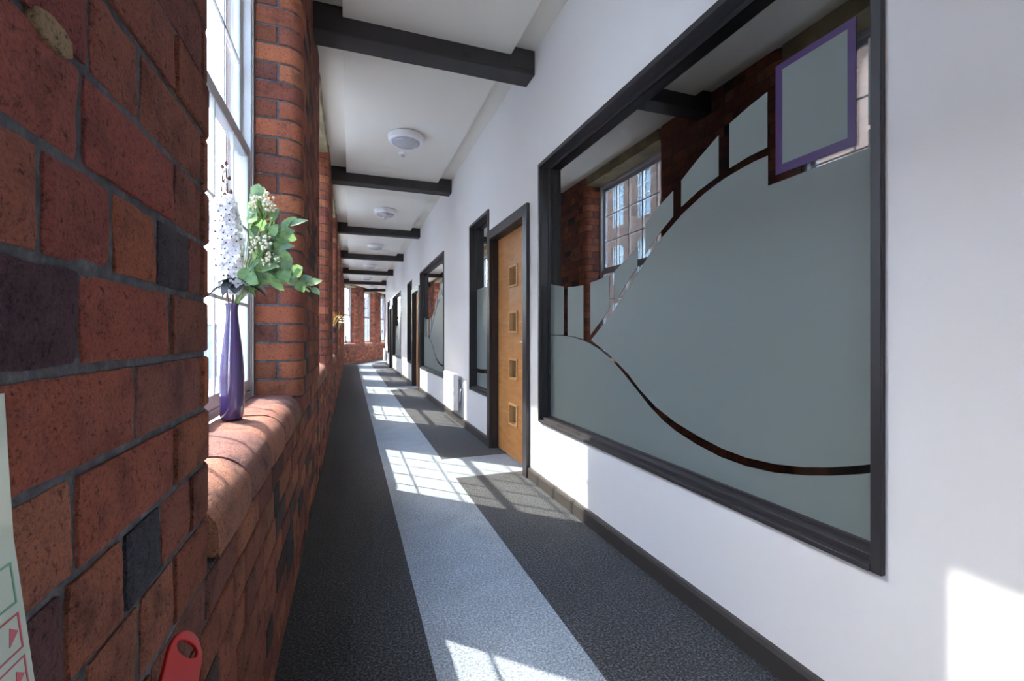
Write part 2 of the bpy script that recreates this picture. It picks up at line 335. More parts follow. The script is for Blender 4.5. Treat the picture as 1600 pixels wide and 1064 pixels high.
# measured joints on the near pier (course index -> y of joints)
NEAR = {0: [.503, .719], 1: [.45, .563, .674, .788, .85], -1: [.616, .85], -2: [.496, .731], -3: [.48, .585, .686, .797], 2: [.507, .731, .85], 3: [.626, .85], 4: [.733], 5: [.52, .853]}
NEARCOL = {(0, .4): (.085,.042,.050), (1, .7): (.075,.060,.066), (-3, .63): (.050,.052,.064), (-3, .42): (.13,.060,.058), (-1, .7): (.26,.10,.07),
           (1, .6): (.36,.115,.055), (1, .5): (.27,.078,.055), (0, .6): (.32,.090,.055), (-1, .5): (.33,.10,.060), (-2, .6): (.33,.10,.058), (2, .6): (.30,.085,.060), (2, .4): (.31,.095,.065), (3, .45): (.24,.065,.052)}
def build_brick_wall(name, M4, ya, yb, openings, near=False, corner_lbl=None):
    wall = None; g = G(); cand = []      # cand: (size score, builder)
    zs, zt = .682, ZC
    # core
    g.box(-.285, -REC, ya, yb, 0, zs)
    piers = []; p = ya
    for a, b in openings: piers.append((p, a)); p = b
    piers.append((p, yb))
    for i, (a, b) in enumerate(piers): core_pier(g, a, b, zs-.02 if False else zs, zt, i > 0, i < len(piers)-1)
    me = g.mesh(name); wall = link(name, me, M['mortar']); wall.matrix_world = M4; struct(wall)
    # outer skin (exterior)
    ex = G(); ex.box(-.33, -.285, ya, yb, 0, .74)
    for i, (a, b) in enumerate(piers): ex.box(-.33, -.285, a+(.03 if i else 0), b-(.03 if i < len(piers)-1 else 0), .74, zt)
    for a, b in openings: ex.box(-.33, -.285, a-.03, b+.03, 3.06, zt)
    ex.obj('outer_brick_skin', M['out'], wall)
    Minv = M4
    def add(fn, y, z, size):
        w = M4 @ Vector((0, y, z)); d = (w-Vector((0, 0, 1.08))).length
        vis = w.y > .3 and not (w.x < -.5)
        ang = max(.02, abs((w-Vector((0,0,1.08))).normalized().dot(M4.to_3x3() @ Vector((1,0,0)))))
        cand.append((size*ang/d/d if vis else -1, fn))
    # below sill courses, full length
    k0 = math.floor((0-C0)/CH)
    for k in range(k0, -4):
        z0, z1 = max(0, zc(k)), zc(k+1)
        if k == -5: z1 = zs
        y = ya-R.uniform(0, .2)
        while y < yb:
            L = .108 if R.random() < .33 else .216; L *= R.uniform(.94, 1.06)
            a, b = max(ya, y), min(yb, y+L); y += L
            if b-a < .03: continue
            col = bcol(.2 if near else .06); sd = R.randrange(9999)
            def fn(gg, d, a=a, b=b, z0=z0, z1=z1, col=col, sd=sd):
                if d < 1.3: brick_face(gg, a, b, z0, z1, 8, 4, col, sd)
                else: brick_simple(gg, a, b, z0, z1, col)
            add(fn, (a+b)/2, (z0+z1)/2, (b-a)*(z1-z0))
    # piers
    kt = math.ceil((zt-C0)/CH)
    for i, (a, b) in enumerate(piers):
        for k in range(-4, kt):
            z0, z1 = zc(k), min(zc(k+1), zt)
            if k == -4: z0 = zs
            if z1-z0 < .03: continue
            par = k % 2; ends = []
            isn = near and abs(b-.94) < .01
            la = .0; lb = .0
            if i > 0:
                L, RL = (.10, .207) if par else (.212, .105); la = L
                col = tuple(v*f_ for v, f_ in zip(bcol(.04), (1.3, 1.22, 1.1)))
                add(lambda gg, d, b_=a, L=L, RL=RL, z0=z0, z1=z1, col=col: corner_brick(gg, b_, -1, L, RL, z0, z1, col, 5 if d < 6 else 2), a+.03, (z0+z1)/2, .16*(z1-z0)*3)
                if not par:
                    col = tuple(v*.85 for v in bcol(.02))
                    add(lambda gg, d, b_=a, z0=z0, z1=z1, col=col: reveal_brick(gg, b_, -1, -.21, -.105, z0, z1, col), a, (z0+z1)/2, .01*(z1-z0))
            if i < len(piers)-1:
                L, RL = (.10, .207) if par else (.212, .105)
                if isn: L = (b-NEAR[k][-1]) if k in NEAR and b-NEAR[k][-1] < .23 else (.09 if par else .21)
                lb = L
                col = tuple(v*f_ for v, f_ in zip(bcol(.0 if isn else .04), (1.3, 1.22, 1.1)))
                add(lambda gg, d, b_=b, L=L, RL=RL, z0=z0, z1=z1, col=col: corner_brick(gg, b_, 1, L, RL, z0, z1, col, 5 if d < 6 else 2), b-.05, (z0+z1)/2, .16*(z1-z0))
                if not par:
                    col = tuple(v*.85 for v in bcol(.02))
                    add(lambda gg, d, b_=b, z0=z0, z1=z1, col=col: reveal_brick(gg, b_, 1, -.21, -.105, z0, z1, col), b, (z0+z1)/2, .01*(z1-z0))
            cuts = []
            if isn and k in NEAR:
                js = [j for j in NEAR[k] if j < b-lb+.001]
                y = js[0]; pre = []
                while y > a+la+.12: y -= R.choice([.216, .216, .108]); pre.append(max(y, a+la))
                cuts = sorted(pre)+js
                if abs(cuts[-1]-(b-lb)) > .01: cuts.append(b-lb)
            else:
                y = a+la; cuts = [y]
                while y < b-lb-.16:
                    y += (.108 if R.random() < .35 else .216)*R.uniform(.95, 1.05); cuts.append(min(y, b-lb))
                if b-lb-cuts[-1] < .05 and len(cuts) > 1: cuts[-1] = b-lb
                else: cuts.append(b-lb)
            for c0, c1 in zip(cuts, cuts[1:]):
                if c1-c0 < .02: continue
                col = bcol(.0 if isn else (.14 if near else .05))
                if isn:
                    for (kk, yy), cc in NEARCOL.items():
                        if kk == k and c0 <= yy < c1: col = cc
                    col = (col[0]*1.25, col[1]*1.25, col[2]*1.42)
                sd = R.randrange(9999)
                def fn(gg, d, a_=c0, b_=c1, z0=z0, z1=z1, col=col, sd=sd):
                    if d < 1.3: brick_face(gg, a_, b_, z0, z1, 12, 6, col, sd, .0013)
                    elif d < 2.4: brick_face(gg, a_, b_, z0, z1, 4, 2, col, sd)
                    else: brick_simple(gg, a_, b_, z0, z1, col)
                add(fn, (c0+c1)/2, (z0+z1)/2, (c1-c0)*(z1-z0))
    cand.sort(key=lambda t: -t[0])
    # distance proxy from the score order is not needed: recompute per brick
    nobj = 295 if near else 0
    for s_, fn in cand[:nobj]:
        gg = G(); fn(gg, 1.0 if s_ > .004 else 2.0); gg.obj('brick', M['brick'], wall)
    st = G()
    for s_, fn in cand[nobj:]: fn(st, 9.0)
    o = st.obj('far_brickwork', M['brick'], wall); o['kind'] = 'stuff'
    return wall

ML = Matrix.Translation((XL, 0, 0))
ME = Matrix.Translation((E0[0], E0[1], 0)) @ Matrix.Rotation(-BEND, 4, 'Z')
OPEN = [(.94+2.88*k, 2.42+2.88*k) for k in range(-2, 6)]
OPE = [(.12, 1.32), (2.42, 3.72), (4.75, 6.05)]
wl = build_brick_wall('wall_left', ML, -6.2, 18.4, OPEN, True)
we = build_brick_wall('wall_end', ME, 0, 9.0, OPE, False)

gg = G(); gg.prism([(.434, 1.316), (.438, 1.328), (.452, 1.332), (.470, 1.331), (.482, 1.326), (.483, 1.313), (.470, 1.308), (.446, 1.309)], -.012, .003, 'x', (.42, .30, .17))
ch = gg.obj('stone_chip', M['brick'], wl, bevel=.002)
# sills: bullnosed sill bricks, and timber lintels
tn = [0]
def sill(M4, a, b, nb):
    tn[0] += 1
    base = G().box(-.285, -.034, a, b, .66, .75).obj('trim_%d' % tn[0], M['mortar']); base.matrix_world = M4; struct(base)
    L = (b-a)/nb
    for i in range(nb):
        y0, y1 = a+i*L+.003, a+(i+1)*L-.003; r = .082; dz = R.uniform(-.002, .002); dx = R.uniform(-.001, .003)
        prof = [(-.207, .80), (-.17, .8005), (-.13, .801), (-.105, .8004), (-.092, .8), (-r, .7998)]+[(-r+r*math.sin(t), .80-r+r*math.cos(t)) for t in [math.pi/2*q/12 for q in range(1, 13)]]+[(0, .684), (-.03, .684), (-.03, .752), (-.207, .752)]
        gg = G(); vs = []; ny = 4; n = len(prof)
        for j in range(ny+1):
            y = y0+(y1-y0)*j/ny
            for (x, z) in prof:
                jx = noise.noise(Vector((x*20, y*16, z*20)))*.0025; e = .003 if j in (0, ny) else 0
                vs.append((x+dx+jx-(e if x > -.1 else 0), y+noise.noise(Vector((x*15, z*15, i)))*.003, z+dz+jx-(e if z > .75 else 0)))
        fs = [tuple(range(n))[::-1], tuple(range(ny*n, ny*n+n))]
        for j in range(ny):
            for q in range(n): fs.append((j*n+q, j*n+(q+1) % n, (j+1)*n+(q+1) % n, (j+1)*n+q))
        c = bcol(.0); c = (c[0]*.95+.075, c[1]*.95+.065, c[2]*.95+.055)
        gg.add(vs, fs, c); o = gg.obj('sill_brick', M['brick'], base, smooth=True, angle=1.1)
def lintel(M4, a, b):
    tn[0] += 1
    g = G(); n = 14; vs = []; fs = []
    prof = lambda y: [(-.21, 3.075), (-.012+noise.noise(Vector((y*9, 3, 1)))*.018, 3.078+noise.noise(Vector((y*7, 1, 2)))*.012), (-.008+noise.noise(Vector((y*8, 7, 1)))*.018, 3.15), (-.01, ZC), (-.21, ZC)]
    for j in range(n+1):
        y = a+(b-a)*j/n
        vs += [(x, y, z) for x, z in prof(y)]
    fs = [(0,1,2,3,4)[::-1], tuple(n*5+i for i in range(5))]
    for j in range(n):
        for q in range(5): fs.append((j*5+q, j*5+(q+1) % 5, (j+1)*5+(q+1) % 5, (j+1)*5+q))
    g.add(vs, fs); o = g.obj('trim_%d' % tn[0], M['timber']); o.matrix_world = M4; struct(o)
wnum = [0]
def sash_window(M4, a, b, z0=.80, z1=3.08):
    wnum[0] += 1
    w = empty('window_%d' % wnum[0]); w.matrix_world = M4; struct(w)
    xf, xb = -.211, -.283; t = .032
    g = G(); g.box(xb, xf, a, a+t, z0, z1); g.box(xb, xf, b-t, b, z0, z1); g.box(xb, xf, a+t, b-t, z1-t, z1); g.box(xb, xf, a+t, b-t, z0, z0+.03)
    g.obj('frame', M['upvc'], w, bevel=.004)
    bd = G()
    bd.box(xf-.004, xf+.006, a, a+.02, z0, z1); bd.box(xf-.004, xf+.006, b-.02, b, z0, z1); bd.box(xf-.004, xf+.006, a+.02, b-.02, z1-.02, z1)
    bd.obj('bead', M['upvc'], w, bevel=.002)
    def sash(nm, s0, s1, x0, x1, rb, rt):
        y0, y1 = a+t, b-t; s = .036
        g = G(); g.box(x0, x1, y0, y0+s, s0, s1); g.box(x0, x1, y1-s, y1, s0, s1)
        g.box(x0, x1, y0+s, y1-s, s0, s0+rb); g.box(x0, x1, y0+s, y1-s, s1-rt, s1)
        fo = g.obj(nm, M['upvc'], w, bevel=.004)
        gy0, gy1, gz0, gz1 = y0+s, y1-s, s0+rb, s1-rt; xm = (x0+x1)/2
        G().box(xm-.003, xm+.003, gy0, gy1, gz0, gz1).obj('pane', M['glass'], fo)
        nc = 5 if b-a > 1.4 else 4
        for i in range(1, nc):
            y = gy0+(gy1-gy0)*i/nc
            G().box(xm+.004, xm+.012, y-.0065, y+.0065, gz0, gz1).obj('glazing_bar', M['bar'], fo)
        for i in range(1, 3):
            z = gz0+(gz1-gz0)*i/3
            G().box(xm+.004, xm+.012, gy0, gy1, z-.0065, z+.0065).obj('glazing_bar', M['bar'], fo)
    sash('bottom_sash', z0+.03, 1.955, -.242, -.218, .05, .055)
    sash('top_sash', 1.935, z1-t, -.275, -.25, .055, .045)
    return w
for a, b in OPEN: sill(ML, a, b, 5); lintel(ML, a, b)
for a, b in OPE: sill(ME, a, b, 4); lintel(ME, a, b)

# ------------------------------------------------------------------ right wall with openings
# (y0, y1, z0, z1)
WINS = [(.765, 3.006, .466, 2.32), (4.26, 5.016, .480, 2.335), (6.53, 8.91, .466, 2.33), (10.16, 10.97, .47, 2.335), (12.49, 14.87, .466, 2.33), (16.15, 17.0, .47, 2.335)]
DOORS = [(3.195, 4.25, 2.10), (8.98, 10.05, 2.09), (15.0, 16.05, 2.09)]
YEND = 18.13; TW = .13
g = G(); ops = sorted([(a+.012, b-.012, c+.012, d-.012) for a, b, c, d in WINS]+[(a+.02, b-.02, 0, h-.02) for a, b, h in DOORS])
y = -6.2
for a, b, c, d in ops:
    g.box(XR, XR+TW, y, a, 0, ZC); g.box(XR, XR+TW, a, b, d, ZC)
    if c > 0: g.box(XR, XR+TW, a, b, 0, c)
    y = b
g.box(XR, XR+TW, y, YEND, 0, ZC)
struct(g.obj('wall_right', M['wall']))
# bent continuation of the right wall
g = G(); nx, ny = math.cos(BEND), -math.sin(BEND)
o = G().box(1.511, 1.64, .266, 9.0, 0, ZC).obj('wall_right_far', M['wall']); o.matrix_world = ME; struct(o)
# closing walls
struct(G().box(-.5, XR+.13, -6.35, -6.2, 0, ZC).obj('wall_back', M['wall']))
o = G().box(-.3, 1.64, 9.0, 9.15, 0, ZC).obj('wall_front', M['wall']); o.matrix_world = ME; struct(o)
# floor + carpet
fl = G(); fl.prism([(-.62, -6.35), (5.0, -6.35), (5.0, 18.8), (5.5, 27.5), (3.3, 27.5), (-.55, 18.4), (-.62, 18.3)], -.2, -.006, 'z')
fl = struct(fl.obj('floor', M['office_floor']))
def T(x, y):  # bent segment local -> world
    v = ME @ Vector((x, y, 0)); return (v.x, v.y)
def poly(name, pts, mat): return G().prism(pts, -.006, 0, 'z').obj(name, mat, fl)
s0, s1 = .2565-XL, .757-XL
def miter(x):  # y in bend-local frame where offset x meets the straight part
    return x*math.tan(BEND/2)
def mp(x): return (XL+x, E0[1]-miter(x))
poly('dark_carpet', [(XL-.005, -6.2), (XL+s0, -6.2), mp(s0), T(s0, 9), T(-.005, 9), mp(0)], M['cdark'])
poly('light_carpet', [(XL+s0, -6.2), (XL+s1, -6.2), mp(s1), T(s1, 9), T(s0, 9), mp(s0)], M['clight'])
cr = [(3.385, 3.935), (9.45, 9.98), (15.25, 15.8)]
yy = -6.2; X1 = XR+.005
for a, b in cr:
    poly('dark_carpet', [(XL+s1, yy), (X1, yy), (X1, a), (XL+s1, a)], M['cdark'])
    poly('light_carpet', [(XL+s1, a), (XR+.13, a), (XR+.13, b), (XL+s1, b)], M['clight']); yy = b
poly('dark_carpet', [(XL+s1, yy), (X1, yy), (XL+1.511, E0[1]-miter(1.511)), T(1.511, 9), T(s1, 9), mp(s1)], M['cdark'])
for (a, b, h), (c, d) in zip(DOORS, cr):   # carpet running into the door reveals
    poly('dark_carpet', [(X1, a+.03), (XR+.13, a+.03), (XR+.13, c), (X1, c)], M['cdark'])
    poly('dark_carpet', [(X1, d), (XR+.13, d), (XR+.13, b-.03), (X1, b-.03)], M['cdark'])
# ceiling with dropped panels
ce = struct(G().prism([(-.62, -6.35), (5.0, -6.35), (5.0, 18.8), (5.5, 27.5), (2.8, 27.5), (-.62, 18.3)], ZC, ZC+.25, 'z').obj('ceiling', M['ceil']))
BY = [3.093+2.915*k for k in range(-3, 6)]; BW = .175
def panel(y0, y1, M4=None):
    o = G().box(-.046-(XL if M4 else 0), 1.102-(XL if M4 else 0), y0, y1, 3.13, ZC).obj('ceiling_panel', M['ceil'], ce, bevel=.002)
    if M4: o.matrix_world = M4
pe = [-6.2]+[v for b in BY for v in (b+.0, b+BW)]
for i in range(0, len(pe)-1, 2): panel(pe[i], pe[i+1])
panel(BY[-1]+BW, 18.05)
for a, b in ((.35, 2.2), (2.38, 5.2), (5.38, 9.0)): panel(a, b, ME)
# skirtings
def skirt(a, b, far=False):
    g = G(); x = XR if not far else 1.511
    g.prism([(x, 0), (x-.018, 0), (x-.018, .068), (x-.012, .082), (x, .086)], a, b, 'y')
    o = g.obj('baseboard_right', M['skirt']); struct(o)
    if far: o.matrix_world = ME
ed = [-6.2]+[v for a, b, h in DOORS for v in (a, b)]+[YEND]
for i in range(0, len(ed), 2): skirt(ed[i], ed[i+1])
skirt(.27, 9.0, True)

# ------------------------------------------------------------------ glazed office screens
Y0D, Y1D = .839, 2.972
DISC = [(0.836,1.655),(.883,1.655),(.883,1.605),(1.2,1.6),(1.2,1.705),(1.253,1.705),(1.308,1.70),(1.395,1.688),(1.491,1.663),(1.619,1.613),(1.763,1.534),(1.85,1.472),(1.929,1.405),(2.04,1.317),(2.15,1.225),(2.28,1.137),(2.4,1.058),(2.34,1.033),(2.233,.995),(2.134,.945),(2.024,.886),(1.924,.816),(1.799,.747),(1.662,.698),(1.518,.664),(1.402,.645),(1.29,.638),(1.173,.646),(1.072,.663),(.983,.687),(.903,.715),(.836,.742)]
LOW = [(.836,.495),(.836,.718),(.903,.69),(.983,.662),(1.06,.640),(1.173,.616),(1.29,.606),(1.412,.610),(1.541,.63),(1.662,.66),(1.742,.689),(1.843,.741),(1.954,.813),(2.076,.892),(2.19,.955),(2.318,1.009),(2.42,1.038),(2.514,1.058),(2.633,1.077),(2.80,1.086),(2.976,1.087),(2.976,.495)]
BARS = [[(2.976,1.458),(2.897,1.441),(2.764,1.417),(2.764,1.0905),(2.976,1.0905)],
 [(2.704,1.408),(2.606,1.4),(2.495,1.397),(2.495,1.062),(2.60,1.0775),(2.704,1.086)],
 [(2.408,1.403),(2.296,1.41),(2.199,1.425),(2.199,1.228),(2.408,1.09)],
 [(2.15,1.434),(2.048,1.478),(1.942,1.533),(1.942,1.43),(2.05,1.348),(2.144,1.262)],
 [(1.879,1.629),(1.787,1.684),(1.679,1.731),(1.679,1.618),(1.777,1.56),(1.879,1.482)],
 [(1.627,1.760),(1.53,1.815),(1.419,1.868),(1.419,1.71),(1.528,1.683),(1.627,1.645)],
 [(1.366,1.89),(1.28,1.912),(1.202,1.926),(1.202,1.735),(1.28,1.732),(1.366,1.72)],
 [(.883,1.91),(.862,1.91),(.862,1.668),(.883,1.668)]]
PO = [(1.17,1.995),(.915,1.995),(.915,1.627),(1.17,1.627)]; PI = [(1.145,1.972),(.938,1.972),(.938,1.656),(1.145,1.656)]
XG = 1.36
def screen(a, b, z0, z1, wide):
    wnum[0] += 1
    w = empty('window_%d' % wnum[0], (XR, a, z0)); struct(w)
    W_, H_ = b-a, z1-z0; f = .028
    # architrave + lining (local coordinates: x from wall face)
    g = G(); g.box(-.014, .012, 0, f, 0, H_); g.box(-.014, .012, W_-f, W_, 0, H_); g.box(-.014, .012, f, W_-f, H_-f, H_)
    g.obj('architrave', M['frame'], w, bevel=.003)
    g = G(); g.box(-.008, .125, -.006, 0, 0, H_); g.box(-.008, .125, W_, W_+.006, 0, H_)   # thin outer lip
    g = G(); g.box(.0121, .125, .012, f, .012, H_-.012); g.box(.0121, .125, W_-f, W_-.012, .012, H_-.012); g.box(.0121, .125, f, W_-f, H_-f, H_-.012)
    g.obj('lining', M['frame'], w)
    g = G(); g.box(-.016, .010, f, W_-f, 0, .017); g.obj('sill_board', M['frame'], w, bevel=.002)
    g = G(); g.box(.0101, .125, f, W_-f, .004, .0355); g.obj('bottom_rail', M['frame'], w, bevel=.002)
    g = G(); hb = .046
    g.box(.054, .069, f, W_-f, .0356, hb); g.box(.054, .069, f, f+.012, hb, H_-f); g.box(.054, .069, W_-f-.012, W_-f, hb, H_-f); g.box(.054, .069, f+.012, W_-f-.012, H_-f-.012, H_-f)
    g.obj('glazing_bead', M['frame'], w)
    gy0, gy1 = f+.001, W_-f-.001
    G().box(.0715, .0775, gy0, gy1, .0356, H_-f-.001).obj('pane', M['dglass'], w)
    if wide:
        sc = (gy1-gy0-.02)/(Y1D-Y0D)
        def tr(p): return ((p[0]-Y0D)*sc+gy0+.010, min(max(p[1]-z0, .0365), H_-f-.002))
        def film(nm, pts, mat=M['frost'], x0=.0697):
            gg = G(); gg.prism([tr(p) for p in pts], x0, x0+.0014, 'x')
            o = link(nm, gg.mesh(nm), mat, w); bm = bmesh.new(); bm.from_mesh(o.data); bmesh.ops.triangulate(bm, faces=[q for q in bm.faces if len(q.verts) > 4]); bm.to_mesh(o.data); bm.free(); return o
        film('frosted_film', DISC); film('frosted_film', LOW)
        for b_ in BARS: film('frosted_film', b_)
        gg = G(); q = [tr(p) for p in PO]; r_ = [tr(p) for p in PI]
        for i in range(4): gg.prism([q[i], q[(i+1) % 4], r_[(i+1) % 4], r_[i]], .0697, .0711, 'x')
        gg.obj('purple_square_outline', M['purple_film'], w); film('frosted_film', PI)
    else:
        yy0, yy1 = f+.013, W_-f-.013
        gg = G(); gg.prism([(yy0, .047), (yy1, .047)]+[(yy1-(yy1-yy0)*t, .19+.05*t*t) for t in (0, .25, .5, .75, 1)], .0697, .0711, 'x'); gg.obj('frosted_film', M['frost'], w)
        gg = G(); gg.prism([(yy0, 1.13), (yy0, .285)]+[(yy1-(yy1-yy0)*t, .235+.05*t*t) for t in (1, .75, .5, .25, 0)]+[(yy1, 1.13)], .0697, .0711, 'x')
        gg.obj('frosted_film', M['frost'], w)
    return w
for i, (a, b, c, d) in enumerate(WINS): screen(a, b, c, d, b-a > 1.5)

# ------------------------------------------------------------------ doors
def door(n, a, b, h):
    d = empty('door_%d' % n, (XR, a, 0)); struct(d); W_ = b-a; f = .085
    g = G(); g.box(-.028, .002, 0, f, 0, h); g.box(-.028, .002, W_-f, W_, 0, h); g.box(-.028, .002, f, W_-f, h-f, h); g.obj('architrave', M['frame'], d, bevel=.003)
    g = G(); g.box(.0021, .128, .022, f+.004, 0, h-.022); g.box(.0021, .128, W_-f-.004, W_-.022, 0, h-.022); g.box(.0021, .128, f+.004, W_-f-.004, h-f-.004, h-.022); g.obj('lining', M['frame'], d, bevel=.002)
    # leaf with four square vision panels
    y0, y1 = f+.007, W_-f-.007; z0, z1 = .008, h-f-.007; xl, xr_ = .062, .106; ym = (y0+y1)/2; hw = .103
    zz = [(c_-.096, c_+.096) for c_ in (.39, .79, 1.205, 1.61)]
    g = G(); g.box(xl, xr_, y0, ym-hw, z0, z1); g.box(xl, xr_, ym+hw, y1, z0, z1); p = z0
    for q0, q1 in zz: g.box(xl, xr_, ym-hw, ym+hw, p, q0); p = q1
    g.box(xl, xr_, ym-hw, ym+hw, p, z1); leaf = g.obj('leaf', M['oak'], d)
    for q0, q1 in zz:
        g = G(); t = .018
        for s_ in (0, 1):
            g.box(xl-.013, xr_-.006, ym-hw if s_ == 0 else ym+hw-t, ym-hw+t if s_ == 0 else ym+hw, q0, q1)
        g.box(xl-.013, xr_-.006, ym-hw+t, ym+hw-t, q0, q0+t); g.box(xl-.013, xr_-.006, ym-hw+t, ym+hw-t, q1-t, q1)
        g.obj('glazing_frame', M['oak_pale'], leaf, bevel=.002)
        G().box(xl+.018, xl+.024, ym-hw+t, ym+hw-t, q0+t, q1-t).obj('glass', M['dglass'], leaf)
    for z in (.39, .79, 1.205, 1.61):
        for q in ((y0, ym-hw-.001), (ym+hw+.001, y1-.12)): G().box(xl-.0008, xl+.001, q[0], q[1], z-.002, z+.002).obj('inlay_line', M['oak_line'], leaf)
    G().box(xl-.0008, xl+.001, y1-.121, y1-.118, z0, z1).obj('inlay_line', M['oak_line'], leaf)
    # lever handle on the hidden side of the near jamb
    g = G(); g.box(xl-.008, xl, y0+.03, y0+.07, .93, 1.10); g.tube([(xl-.008, y0+.05, 1.03), (xl-.045, y0+.05, 1.03), (xl-.05, y0+.06, 1.03), (xl-.05, y0+.14, 1.03)], .008, 8)
    g.obj('lever_handle', M['steel'], leaf)
    return d
for i, (a, b, h) in enumerate(DOORS): door(i+1, a, b, h)

# left windows are numbered after the office screens
for a, b in OPEN: sash_window(ML, a, b)
for a, b in OPE: sash_window(ME, a, b)

# office volume behind the screens
XO = 4.7
struct(G().box(XO, XO+.15, -6.35, 18.8, -.2, ZC).obj('wall_office', M['office']))
struct(G().box(XR+TW, XO, -6.35, -6.2, -.2, ZC).obj('wall_office_back', M['office']))
struct(G().box(XR+TW, XO, 17.6, 17.75, -.2, ZC).obj('wall_office_far', M['office']))
for k, y in enumerate((5.6, 11.6)): struct(G().box(XR+TW, XO, y, y+.1, 0, ZC).obj('wall_partition', M['office']))
def desk(x, y, w, lab):
    t = empty('office_desk', (x, y, 0)); tag(t, lab, 'desk')
    G().box(-.35, .35, -w/2, w/2, .705, .73).obj('desktop', M['desk'], t, bevel=.003)
    for s_ in (-1, 1): G().box(-.33, .33, s_*(w/2-.02)-.012, s_*(w/2-.02)+.012, 0, .704).obj('end_panel', M['desk'], t)
    G().box(.30, .318, -w/2+.034, w/2-.034, .25, .704).obj('modesty_panel', M['desk'], t)
desk(2.55, 2.6, 1.5, 'beech office desk behind the nearest frosted office window')
ped = empty('drawer_pedestal', (2.15, 1.40, 0)); tag(ped, 'small beech drawer pedestal low behind the nearest frosted office window', 'drawers')
G().box(-.24, .24, -.17, .17, 0, .62).obj('carcass', M['desk'], ped, bevel=.003)
for z in (.03, .225, .42): G().box(-.256, -.2405, -.165, .165, z, z+.185).obj('drawer', M['desk'], ped, bevel=.002)

# ------------------------------------------------------------------ ceiling beams
ORD = ['first', 'second', 'third', 'fourth', 'fifth', 'sixth', 'seventh', 'eighth', 'ninth']
def beam(y, lab, M4=None, x0=XL+.001, x1=XR-.002, seed=1):
    r = random.Random(seed); e = empty('ceiling_beam', (0, y, 3.016))
    if M4: e.matrix_world = M4 @ Matrix.Translation((0, y, 3.016))
    tag(e, lab, 'beam', 'dark painted timber ceiling beams')
    H = ZC-3.016-.001; n = 24; vs = []; fs = []
    for i in range(n+1):
        x = x0+(x1-x0)*i/n; j = lambda s_: noise.noise(Vector((x*3, s_, seed*5.1)))*.004
        c = .006
        ring = [(x, c, 0+j(1)), (x, BW-c, 0+j(2)), (x, BW+0*j(3), c), (x, BW, H), (x, 0, H), (x, 0+j(5)*.6-.001, c)]
        vs += ring
    for i in range(n):
        for k in range(6): fs.append((i*6+k, i*6+(k+1) % 6, (i+1)*6+(k+1) % 6, (i+1)*6+k))
    fs += [tuple(range(6))[::-1], tuple(n*6+k for k in range(6))]
    G().add(vs, fs).obj('timber', M['beam'], e)
    # black block standing for the shade inside a small notch, and metal strap end
    G().box(.74, .80, -.004, .001, .022, .060).obj('notch_shade', M['black'], e, bevel=.002)
    g = G(); g.box(x1-.19, x1-.001, -.006, -.001, .03, H-.02); g.box(x1-.10, x1-.06, -.010, -.006, .05, H-.05); g.obj('end_patch', M['beam'], e, bevel=.002)
    return e
for i, y in enumerate(BY):
    k = i-3
    if k < 0: lab = ['charcoal ceiling beam third behind the camera', 'charcoal ceiling beam second behind the camera', 'charcoal ceiling beam just above and behind the camera, mirrored in the nearest glass'][i]
    else: lab = '%s charcoal ceiling beam counting away from the camera%s' % (ORD[k], ', the largest across the top of the picture' if k == 0 else '')
    beam(y, lab, seed=i+2)
beam(2.2, 'charcoal ceiling beam where the corridor starts to bend, over the end brick wall', ME, .001, 1.509, 31)
beam(5.2, 'farthest charcoal ceiling beam, beyond the bend of the corridor', ME, .001, 1.509, 37)

# ------------------------------------------------------------------ ceiling lights and sensors
def light(x, y, lab, M4=None):
    e = empty('ceiling_light', (x, y, 3.13))
    if M4: e.matrix_world = M4 @ Matrix.Translation((x, y, 3.13))
    tag(e, lab, 'ceiling light', 'round drum ceiling lights')
    G().lathe([(.150, 0), (.150, -.008), (.176, -.010), (.180, -.02), (.172, -.062), (.160, -.072), (.140, -.072)], 40).obj('drum', M['white_pl'], e, smooth=True, angle=.6)
    G().lathe([(.139, -.0725), (.136, -.082), (.110, -.096), (.06, -.105), (.001, -.107)], 40).obj('diffuser', M['lens'], e, smooth=True)
LY = [4.70, 7.58, 10.55, 13.5, 16.4]
for i, y in enumerate(LY): light(.535, y, '%s round white drum ceiling light%s' % (['nearest', 'second', 'third', 'fourth', 'fifth'][i], ' between the first two beams' if i == 0 else ' counting away from the camera'))
light(.535, 1.75, 'round white drum ceiling light above the camera, before the first beam')
light(.76, 1.2, 'farthest round white drum ceiling light, where the corridor bends', ME)
def sensor(x, y, lab):
    e = empty('motion_sensor', (x, y, 3.13)); tag(e, lab, 'sensor')
    G().lathe([(.042, 0), (.044, -.006), (.036, -.018), (.024, -.024)], 24).obj('base', M['white_pl'], e, smooth=True, angle=.6)
    G().lathe([(.023, -.0242), (.022, -.034), (.014, -.046), (.004, -.052)], 20).obj('dome', M['lens'], e, smooth=True)
sensor(.552, 5.16, 'small white motion sensor beside the nearest drum ceiling light')
sensor(.552, 8.04, 'small white motion sensor beside the second drum ceiling light')

